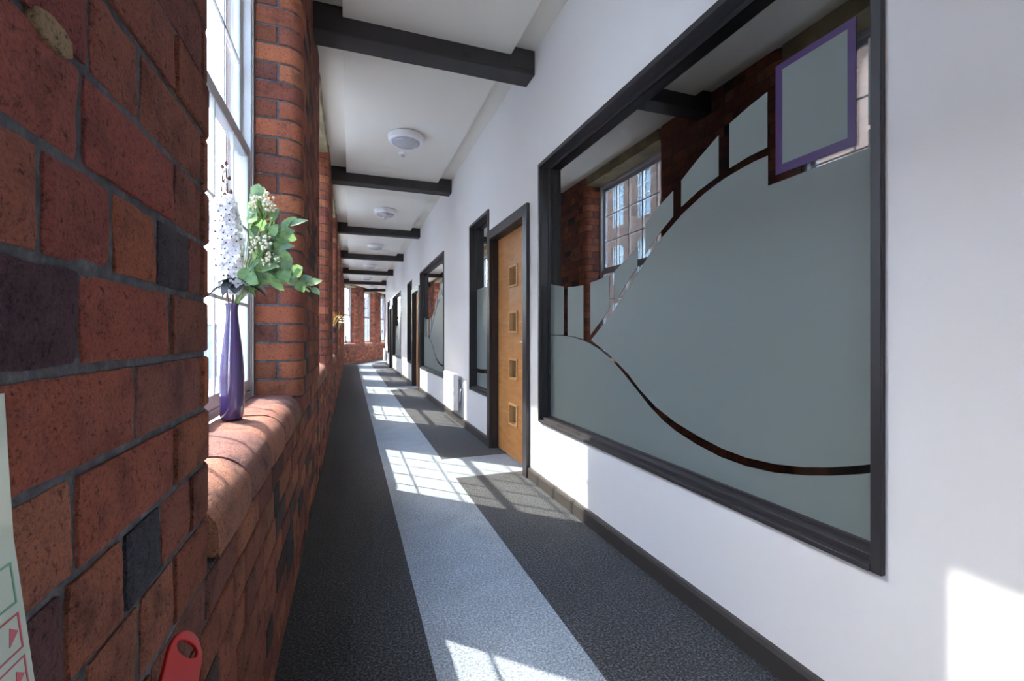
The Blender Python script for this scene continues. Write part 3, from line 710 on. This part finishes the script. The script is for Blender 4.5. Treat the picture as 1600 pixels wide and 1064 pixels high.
# ------------------------------------------------------------------ heaters
def heater(y0, y1, lab, cable=True):
    e = empty('panel_heater', (XR, y0, .17)); tag(e, lab, 'heater', 'white electric panel heaters'); L = y1-y0; H = .452
    G().box(-.110, -.045, 0, L, 0, H).obj('casing', M['white_pl'], e, bevel=.014, seg=4)
    G().box(-.044, -.030, .02, L-.02, .03, H-.03).obj('back_plate', M['grey_pl'], e, bevel=.003)
    for s_ in (.12, L-.12): G().box(-.0295, -.001, s_-.015, s_+.015, .06, .38).obj('wall_bracket', M['grey_pl'], e)
    for z in (.405, .39, .375): G().box(-.1115, -.1095, .03, L-.03, z, z+.004).obj('grille_slot', M['slot'], e)
    if cable:
        pts = [(-.037, -.004, .24)]
        G().tube([(-.037, .022, .10), (-.037, -.02, .12), (-.04, -.06, .16), (-.045, -.08, .21), (-.040, -.075, .26), (-.026, -.06, .275), (-.018, -.055, .27)], .0045, 8).obj('power_cable', M['white_pl'], e, smooth=True)
heater(5.40, 6.03, 'white panel heater with power cable on the wall beyond the narrow window')
heater(17.30, 17.95, 'far white panel heater near the corner where the corridor bends', False)
e = empty('fused_outlet', (XR, 5.35, .44)); tag(e, 'small white fused outlet plate beside the nearest heater', 'outlet')
G().box(-.010, -.001, -.043, .043, -.043, .043).obj('plate', M['white_pl'], e, bevel=.003)
G().box(-.019, -.0101, -.012, .012, -.012, .012).obj('cable_entry', M['grey_pl'], e, bevel=.002)
# door number notice inside the narrow window
e = empty('glass_notice', (XR+.071, 4.44, 1.83)); tag(e, 'small dark notice with white marks inside the narrow window glass', 'notice')
o = G().box(.0075, .0095, -.09, .09, -.22, .20).obj('backing', M['frame'], e)
for k in range(6): G().box(.0068, .0075, .02, .034, -.10+k*.04, -.088+k*.04).obj('white_dot', M['white_pl'], e)
G().box(.0068, .0075, -.06, .05, -.205, -.175).obj('white_bar', M['white_pl'], e)

# ------------------------------------------------------------------ vase with flowers on the near sill
def vase(x, y, lab, M4=None, s=1.0):
    e = empty('flower_vase', (x, y, .8045))
    if M4: e.matrix_world = M4 @ Matrix.Translation((x, y, .8045))
    tag(e, lab, 'vase')
    pr = [(.030, 0), (.0345, .006), (.0355, .05), (.0362, .10), (.0358, .14), (.0335, .19), (.0285, .245), (.0225, .295), (.0185, .335), (.0172, .36), (.0182, .375), (.0215, .385)]
    G().lathe([(r_*s, z*s) for r_, z in pr]+[(.0195*s, .386*s), (.0155*s, .372*s), (.0145*s, .33*s)], 36).obj('body', M['vase'], e, smooth=True, angle=1.2)
    return e
VX, VY = -.372, 1.735
vase(VX, VY, 'tall purple glazed bottle vase on the nearest brick windowsill')
RG = Vector((.9413, -.3375, 0)); FW = Vector((.3375, .9413, 0)); VB = Vector((VX, VY, 0))
def P(a, z, d=0.0): return VB+RG*a+FW*d+Vector((0, 0, z))      # a: across, z: height, d: depth
def leaf_mesh(L, Wd, cup=.15, n=6):
    g = G(); vs = [(0,0,0)]; fs = []
    for i in range(1, n):
        t = i/n; w = Wd/2*math.sin(math.pi*t**.85)**.8; z = -cup*L*t*t
        vs += [(L*t, -w, z+w*.25), (L*t, 0, z), (L*t, w, z+w*.25)]
    vs.append((L, 0, -cup*L))
    fs += [(0,1,2), (0,2,3)]
    for i in range(n-2):
        a = 1+3*i; fs += [(a, a+3, a+4, a+1), (a+1, a+4, a+5, a+2)]
    a = 1+3*(n-2); e_ = len(vs)-1; fs += [(a, e_, a+1), (a+1, e_, a+2)]
    g.add(vs, fs); return g.mesh('leaf', smooth=True, fix=False)
LM = [leaf_mesh(.055, .046), leaf_mesh(.046, .036, .25), leaf_mesh(.060, .028, .3)]
def solid(me, m):
    me.materials.append(m); return me
LMg = [solid(leaf_mesh(.055, .046), M['leaf']), solid(leaf_mesh(.046, .036, .25), M['leaf2']), solid(leaf_mesh(.060, .030, .3), M['leaf'])]
LMd = [solid(leaf_mesh(.085, .034, .45), M['dleaf']), solid(leaf_mesh(.06, .04, .3), M['dleaf'])]
def place(name, me, parent, p, direction, roll=0, scale=1):
    d = Vector(direction).normalized(); o = link(name, me, None, parent)
    q = d.to_track_quat('X', 'Z'); m = Matrix.Translation(Vector(p)) @ q.to_matrix().to_4x4() @ Matrix.Rotation(roll, 4, 'X') @ Matrix.Scale(scale, 4)
    o.matrix_world = m; o.matrix_parent_inverse = Matrix.Identity(4); return o
def curve(pts, n=5):
    pts = [Vector(p) for p in pts]; out = []
    for i in range(len(pts)-1):
        p0 = pts[max(i-1, 0)]; p1 = pts[i]; p2 = pts[i+1]; p3 = pts[min(i+2, len(pts)-1)]
        for k in range(n):
            t = k/n; out.append(.5*((2*p1)+(-p0+p2)*t+(2*p0-5*p1+4*p2-p3)*t*t+(-p0+3*p1-3*p2+p3)*t*t*t))
    return out+[pts[-1]]
# floret mesh: five petals and a dark centre
def floret():
    g = G(); r = random.Random(4)
    for k in range(5):
        q = 2*math.pi*k/5; c, s_ = math.cos(q), math.sin(q); L = .019; w = .0085
        pts = [(0,0,0), (L*.45, -w*.8, .003), (L*.45, w*.8, .003), (L*.85, -w*.7, .005), (L*.85, w*.7, .005), (L, 0, .003), (L*.5, 0, .0015)]
        vs = [(x*c-y*s_, x*s_+y*c, z) for x, y, z in pts]
        g.add(vs, [(0,1,6), (0,6,2), (6,1,3), (6,3,5), (6,5,4), (6,4,2)], mi=0)
    g.lathe([(.0022, .001), (.0026, .003), (.001, .0055)], 6, mi=1)
    me = g.mesh('floret', fix=False); me.materials.append(M['petal']); me.materials.append(M['eye']); return me
FL = floret()
def white_spike(lab, base, pts, z_lo, z_hi, wid, nfl, seed=3, tall=0):
    e = empty('white_flower_spike', base); tag(e, lab, 'flower', 'white flower spikes')
    r = random.Random(seed); c = curve(pts); b = Vector(base)
    G().tube([p-b for p in c], .0022, 6).obj('stem', M['bstem'], e, smooth=True)
    top = c[-1]
    for i in range(nfl):
        z = z_lo+(z_hi-z_lo)*(i+.5)/nfl; ax = min(c, key=lambda p: abs(p.z-z)); t = (z-z_lo)/(z_hi-z_lo)
        R_ = wid*(1-.55*t)*(.75 if t < .06 else 1); q = i*2.399+r.uniform(-.3, .3)
        d = Vector((math.cos(q), math.sin(q), r.uniform(-.1, .5)))
        nrm = d.normalized(); p = Vector((ax.x, ax.y, z))+Vector((math.cos(q), math.sin(q), 0))*R_*r.uniform(.55, 1)
        o = link('floret', FL, None, e); qq = nrm.to_track_quat('Z', 'Y')
        o.matrix_basis = Matrix.Translation(p-b) @ qq.to_matrix().to_4x4() @ Matrix.Rotation(r.uniform(0, 3), 4, 'Z') @ Matrix.Scale(r.uniform(.85, 1.15), 4)
    for i in range(tall):
        z = z_hi+.012+i*.016; q = i*2.4; ax = min(c, key=lambda p: abs(p.z-z)); p = Vector((ax.x, ax.y, z))+Vector((math.cos(q), math.sin(q), 0))*.009
        G().lathe([(.001, -.006), (.005, -.002), (.0055, .003), (.002, .010)], 8, mi=0).obj('bud', M['petal'] if i % 3 else M['bstem'], e, smooth=True, loc=p-b)
    return e
top = P(0, 1.188)
white_spike('full white flower spike with dark centres, rising from the near purple vase', P(0, 1.15), [P(0, 1.15), P(.003, 1.22), P(.004, 1.35), P(-.012, 1.52), P(-.02, 1.64)], 1.225, 1.55, .046, 125, 3, 7)
white_spike('slim white flower spike against the pier edge in the near purple vase', P(-.005, 1.15), [P(-.005, 1.15), P(-.02, 1.25), P(-.036, 1.4), P(-.032, 1.62)], 1.28, 1.54, .034, 60, 8, 8)
def sprig(lab, pts, nl, kinds, seed, rad=.0018, t0=.45, spread=1, stem='stem', sz=1.0):
    b = Vector(pts[0]); e = empty('eucalyptus_sprig', b); tag(e, lab, 'foliage', 'eucalyptus sprigs in the near vase')
    c = curve(pts, 6); r = random.Random(seed); n = len(c)
    G().tube([p-b for p in c], rad, 6).obj('stem', M[stem], e, smooth=True)
    for i in range(nl):
        t = t0+(1-t0)*i/max(1, nl-1); k = min(n-1, int(t*(n-1))); p = c[k]; tan = (c[min(k+1, n-1)]-c[max(k-1, 0)]).normalized()
        side = 1 if i % 2 else -1
        d = (tan*.6+(RG*r.uniform(.2, .6)*1+Vector((0, 0, 1))*side*.9+FW*r.uniform(-.7, .7))*spread)
        if i == nl-1: d = tan
        me = LMg[kinds[i % len(kinds)]]
        o = link('leaf', me, None, e); dd = d.normalized(); q = dd.to_track_quat('X', 'Y')
        o.matrix_basis = Matrix.Translation(p-b) @ q.to_matrix().to_4x4() @ Matrix.Rotation(r.uniform(-.9, .9), 4, 'X') @ Matrix.Scale(r.uniform(.8, 1.1)*sz, 4)
    return e
px = .00213
def Q(x, y, d=0): return P((x-356)*px, 1.08+(525.6-y)*px, d)
sprig('long drooping eucalyptus sprig reaching lowest and farthest right from the near vase', [Q(358, 482), Q(384, 452), Q(404, 420), Q(428, 418), Q(452, 434), Q(480, 450)], 17, [0, 1, 0], 5, t0=.42, sz=.95)
sprig('eucalyptus sprig pointing right at middle height in the near vase', [Q(360, 482), Q(385, 430), Q(400, 385), Q(422, 366), Q(446, 352)], 15, [1, 0, 2], 6, t0=.42, sz=.95)
sprig('eucalyptus sprig standing tallest behind the white spikes in the near vase', [Q(358, 482, .01), Q(372, 420, .02), Q(380, 350, .02), Q(388, 305, .02)], 15, [0, 0, 1], 7, t0=.62, sz=1.15)
sprig('short leafy eucalyptus sprig spreading low over the near vase', [Q(360, 482, -.01), Q(378, 440, -.02), Q(400, 425, -.03), Q(422, 432, -.02)], 14, [2, 0, 1], 8, t0=.3, sz=1.0)
sprig('dense eucalyptus sprig in the middle of the near bouquet', [Q(358, 482, .02), Q(375, 430, .03), Q(395, 385, .03), Q(412, 345, .02)], 20, [1, 2, 0], 9, t0=.35, sz=.95)
sprig('bushy eucalyptus sprig curving right below the middle of the near bouquet', [Q(359, 482, .0), Q(380, 440, .0), Q(402, 402, .0), Q(432, 388, .0)], 18, [0, 2, 1], 12, t0=.35, sz=.95)
def cluster(lab, root, mid, cen, rad, n, seed):
    b = Vector(root); e = empty('small_white_blossom', b); tag(e, lab, 'flower', 'sprays of small white blossom in the near vase')
    r = random.Random(seed); c = curve([root, mid, cen-Vector((0, 0, rad*.9))], 5)
    g = G(); g.tube([p-b for p in c], .0018, 6); bl = G()
    for i in range(n):
        v = Vector((r.uniform(-1, 1), r.uniform(-1, 1), r.uniform(-.5, 1))); v = v.normalized()*rad*r.uniform(.5, 1); p = cen+v-b
        g.tube([c[-1]-b, (c[-1]-b)*.4+p*.6-Vector((0, 0, .004)), p], .0008, 4)
        s_ = r.uniform(.0035, .006)
        bl.lathe([(s_*.3, -s_), (s_, -s_*.2), (s_*.9, s_*.5), (s_*.2, s_*.9)], 7, 0, 0)
        for q in range(len(bl.v)-28, len(bl.v)): bl.v[q] = tuple(Vector(bl.v[q])+p)
    g.obj('stems', M['stem'], e, smooth=True); bl.obj('blossom', M['cream'], e, smooth=True)['kind'] = 'stuff'
cluster('upper spray of small cream white blossom in the near vase', Q(358, 482), Q(385, 400), Q(405, 322), .050, 75, 2)
cluster('lower spray of small cream white blossom in the near vase', Q(360, 482), Q(378, 430), Q(404, 385), .046, 60, 5)
cluster('small spray of cream blossom low in the middle of the near vase', Q(361, 482), Q(380, 450), Q(418, 410), .036, 36, 7)
e = empty('dark_leaf_collar', Q(362, 462)); tag(e, 'drooping dark leaves around the neck of the near bouquet', 'foliage')
G().tube([(0, 0, -.04), (.002, 0, .02), (.004, 0, .05)], .003, 6).obj('stem', M['bstem'], e)
r = random.Random(5)
for i in range(11):
    q = i*.58; d = RG*math.cos(q)+FW*math.sin(q)+Vector((0, 0, r.uniform(-.5, .25)))
    o = link('leaf', LMd[i % 2], None, e); o.matrix_basis = Matrix.Translation((0, 0, .045+.01*(i % 3))) @ d.normalized().to_track_quat('X', 'Z').to_matrix().to_4x4() @ Matrix.Scale(r.uniform(1.0, 1.35), 4)
# grassy stems
e = empty('fine_green_stems', Q(358, 480)); tag(e, 'bunch of thin green grassy stems behind the white flowers', 'foliage'); g = G()
for i in range(12):
    x = r.uniform(368, 392); yy = r.uniform(360, 400); c = curve([Q(358, 482), Q(366+(x-366)*.4, 440, .01), Q(x, yy, r.uniform(-.02, .03))]); g.tube([p-Vector(Q(358, 480)) for p in c], .0009, 4)
g.obj('stems', M['stem'], e)['kind'] = 'stuff'

# vases farther along
def far_bouquet(x, y, M4, lab_v, lab_f, kind, n=16, h=.30, lean=(.03, -.02), seed=1):
    vase(x, y, lab_v, M4, .9)
    b = (M4 @ Vector((x, y, .80+.30))); r = random.Random(seed)
    e = empty({'yellow': 'yellow_twig_spray', 'white': 'white_flower_bunch', 'green': 'green_plant_bunch', 'cream': 'cream_flower_bunch'}[kind], b); tag(e, lab_f, 'flower' if kind != 'green' else 'foliage')
    g = G(); fl_ = G()
    for i in range(n):
        q = i*2.4; sp = r.uniform(.03, .11); tip = Vector((math.cos(q)*sp+lean[0], math.sin(q)*sp+lean[1], h*r.uniform(.65, 1)))
        tip.x = max(tip.x, -.015)
        if kind == 'yellow':
            pts = [Vector((0,0,0))]+[Vector((tip.x*t+.014*math.sin(t*14+i)*t, tip.y*t+.014*math.cos(t*14+i)*t, tip.z*t)) for t in [k/14 for k in range(1, 15)]]
            g.tube(pts, .002, 5)
        else:
            g.tube([(0,0,0), tip*.5+Vector((0,0,.02)), tip], .0015, 5)
            s_ = r.uniform(.018, .032)
            fl_.lathe([(s_*.2, -s_*.6), (s_, 0), (s_*.8, s_*.5), (s_*.1, s_*.8)], 7)
            for k in range(len(fl_.v)-28, len(fl_.v)): fl_.v[k] = tuple(Vector(fl_.v[k])+tip)
    g.obj('stems', M['yellow'] if kind == 'yellow' else M['stem'], e)
    if kind != 'yellow': fl_.obj('blooms', {'white': M['petal'], 'green': M['leaf'], 'cream': M['cream']}[kind], e)['kind'] = 'stuff'
MI = Matrix.Identity(4)
far_bouquet(XL-.10, OPEN[4][0]+.45, MI, 'purple vase on the third windowsill holding yellow twigs', 'curly yellow twigs leaning out from the third window', 'yellow', 18, .36, (.10, -.02), 3)
far_bouquet(XL-.10, OPEN[5][0]+.6, MI, 'purple vase on the fourth windowsill holding cream flowers', 'cream yellow flowers leaning out from the fourth window', 'cream', 14, .40, (.10, 0), 4)
far_bouquet(-.12, .52, ME, 'purple vase in the first window of the end brick wall', 'white flowers in the first window of the end brick wall', 'white', 22, .30, (0, 0), 5)
far_bouquet(-.12, 5.05, ME, 'purple vase in the last window of the end brick wall', 'green leafy bunch in the last window of the end brick wall', 'green', 24, .28, (0, 0), 6)

# ------------------------------------------------------------------ extinguisher lever and sign card on the near pier
e = empty('fire_extinguisher', (XL+.10, .505, 0)); tag(e, 'red handle with an oval hole in front of the near brick pier, lower left', 'extinguisher')
G().lathe([(.060, .02), (.075, .03), (.078, .05), (.078, .53), (.070, .57), (.045, .605), (.022, .62), (.020, .655)], 32).obj('cylinder', M['red'], e, smooth=True, angle=.8)
G().lathe([(.055, 0), (.080, .002), (.080, .028), (.055, .03)], 24).obj('foot_ring', M['black'], e)
G().box(-.018, .018, -.022, .03, .6555, .70).obj('valve', M['steel'], e, bevel=.004)
# carrying lever: a strip with a slot, rising to its tip
def lever():
    A = Vector((-.040, -.02, .672)); B = Vector((-.044, .088, .752)); d = (B-A).normalized(); s_ = d.cross(Vector((.93, -.12, .35)).normalized()).normalized()
    L = (B-A).length; w = .0285; n = 14; out = []
    out.append((0, -w)); out += [(L-w+w*math.cos(t), w*math.sin(t)) for t in [-math.pi/2+math.pi*i/n for i in range(n+1)]]; out.append((0, w))
    hole = [(L-.018+.0075*math.cos(t), .0185*math.sin(t)) for t in [2*math.pi*i/16 for i in range(16)]]
    bm = bmesh.new(); nn = d.cross(s_)
    def mk(pl): return [bm.verts.new(A+d*u+s_*v_) for u, v_ in pl]
    o1, h1 = mk(out), mk(hole); ed = []
    for l in (o1, h1):
        for i in range(len(l)): ed.append(bm.edges.new((l[i], l[(i+1) % len(l)])))
    res = bmesh.ops.triangle_fill(bm, use_beauty=True, use_dissolve=False, edges=ed)
    ex = bmesh.ops.extrude_face_region(bm, geom=bm.faces[:])
    bmesh.ops.translate(bm, verts=[v for v in ex['geom'] if isinstance(v, bmesh.types.BMVert)], vec=nn*.004)
    bmesh.ops.recalc_face_normals(bm, faces=bm.faces); me = bpy.data.meshes.new('lever'); bm.to_mesh(me); bm.free(); return me
lv = link('carrying_lever', lever(), M['red'], e); bv = lv.modifiers.new('bevel', 'BEVEL'); bv.width = .0012; bv.segments = 2; bv.limit_method = 'ANGLE'; bv.angle_limit = .8

e = empty('safety_sign', (XL+.004, .30, .60)); tag(e, 'pale glossy sign card with red outlined squares at the left edge', 'sign')
ec = [(.389, 1.043), (.3935, .989), (.3975, .945), (.406, .902), (.419, .834), (.437, .74), (.45, .68)]
g = G(); g.prism([(y-.30, z-.60) for y, z in ec]+[(-.02, .08), (-.02, .443)], .004, .0055, 'x'); g.obj('card', M['card'], e)
def edge(z):
    for (a, b), (c, d) in zip(ec, ec[1:]):
        if d <= z <= b: return a+(c-a)*(b-z)/(b-d)
    return .45
def outline(zt, zb, mat, tri=True):
    yt, yb = edge(zt)-.006-.30, edge(zb)-.006-.30; w = .030; t = .0012; x0, x1 = .0056, .0060
    q = [(yt, zt-.60), (yb, zb-.60), (yb-w, zb-.60), (yt-w, zt-.60)]; c = (sum(p[0] for p in q)/4, sum(p[1] for p in q)/4)
    gg = G(); i_ = [(p[0]+(c[0]-p[0])*.09, p[1]+(c[1]-p[1])*.09) for p in q]
    for k in range(4): gg.prism([q[k], q[(k+1) % 4], i_[(k+1) % 4], i_[k]], x0, x1, 'x')
    gg.obj('printed_outline', mat, e)
    if tri:
        gg = G(); gg.prism([(c[0]+.004, c[1]-.006), (c[0]+.012, c[1]+.001), (c[0]+.004, c[1]+.007)], x0, x1, 'x'); gg.obj('printed_arrow', mat, e)
outline(.930, .900, M['ink_green'], False); outline(.893, .866, M['ink_red']); outline(.860, .833, M['ink_red']); outline(.827, .80, M['ink_red'])

# ------------------------------------------------------------------ outside
struct(G().box(-120, -.65, -60, 160, -4.2, -4).obj('ground_outside', M['paving']))
b = empty('brick_building', (-15.6, 12, -4)); tag(b, 'long red brick building with tall white windows across the yard', 'building')
XF = 0; FY0, FY1, FH = -30, 32, 18.5
wins = []
rows = [(.9, 3.7), (4.3+.2, 7.5), (8.9, 11.7), (13.1, 16.1)]
wy = [y for y in [15.2+3.1*k-12 for k in range(-14, 8)]]
g = G(); p = FY0
zb = [0]+[v for r_ in rows for v in r_]+[FH]
for y in wy:
    g.box(-6, 0, p, y, 0, FH); q = 0
    for z0, z1 in rows: g.box(-6, 0, y, y+1.5, q, z0); q = z1
    g.box(-6, 0, y, y+1.5, q, FH); p = y+1.5
g.box(-6, 0, p, FY1, 0, FH); g.obj('wall', M['out'], b)
gm = G(); gm.box(-.16, -.14, 0, 1.5, 0, 2.8)
fr = G()
for yy in (0, .72, 1.44): fr.box(-.138, -.07, yy, yy+.06, 0, 2.8)
for z in (0, 1.35, 2.0, 2.74): fr.box(-.138, -.07, .06, .72, z, z+.06); fr.box(-.138, -.07, .78, 1.44, z, z+.06)
gme = gm.mesh('pane'); gme.materials.append(M['skyglass']); fme = fr.mesh('window_frame'); fme.materials.append(M['upvc'])
for y in wy:
    for z0, z1 in rows:
        f_ = link('window_frame', fme, None, b, (0, y, z0)); f_.scale = (1, 1, (z1-z0)/2.8); link('pane', gme, None, f_)
G().box(-6.2, .25, FY0-.2, FY1+.2, FH, FH+.5).obj('parapet', M['render'], b)
def house(x, y, w, d, h, lab, mat):
    e = empty('distant_house', (x, y, -4)); tag(e, lab, 'building')
    G().box(-w/2, w/2, 0, d, 0, h).obj('wall', mat, e)
    g = G(); g.prism([(-w/2-.3, h), (w/2+.3, h), (0, h+w*.32)], -.3, d+.3, 'y'); g.obj('roof', M['slate'], e)
    for k in range(int(w//3)):
        for z in (1.4, 4.4):
            if z+1.6 < h: G().box(-w/2+1+k*3, -w/2+2.1+k*3, -.04, -.001, z, z+1.5).obj('window', M['skyglass'], e)
house(-8, 66, 11, 9, 6.2, 'grey rendered house far beyond the windows, nearest the wall line', M['render'])
house(-22, 58, 12, 9, 6.5, 'grey rendered house farther left beyond the windows', M['render'])
house(5.5, 52, 11, 9, 8.2, 'grey house seen through the first end window', M['render'])
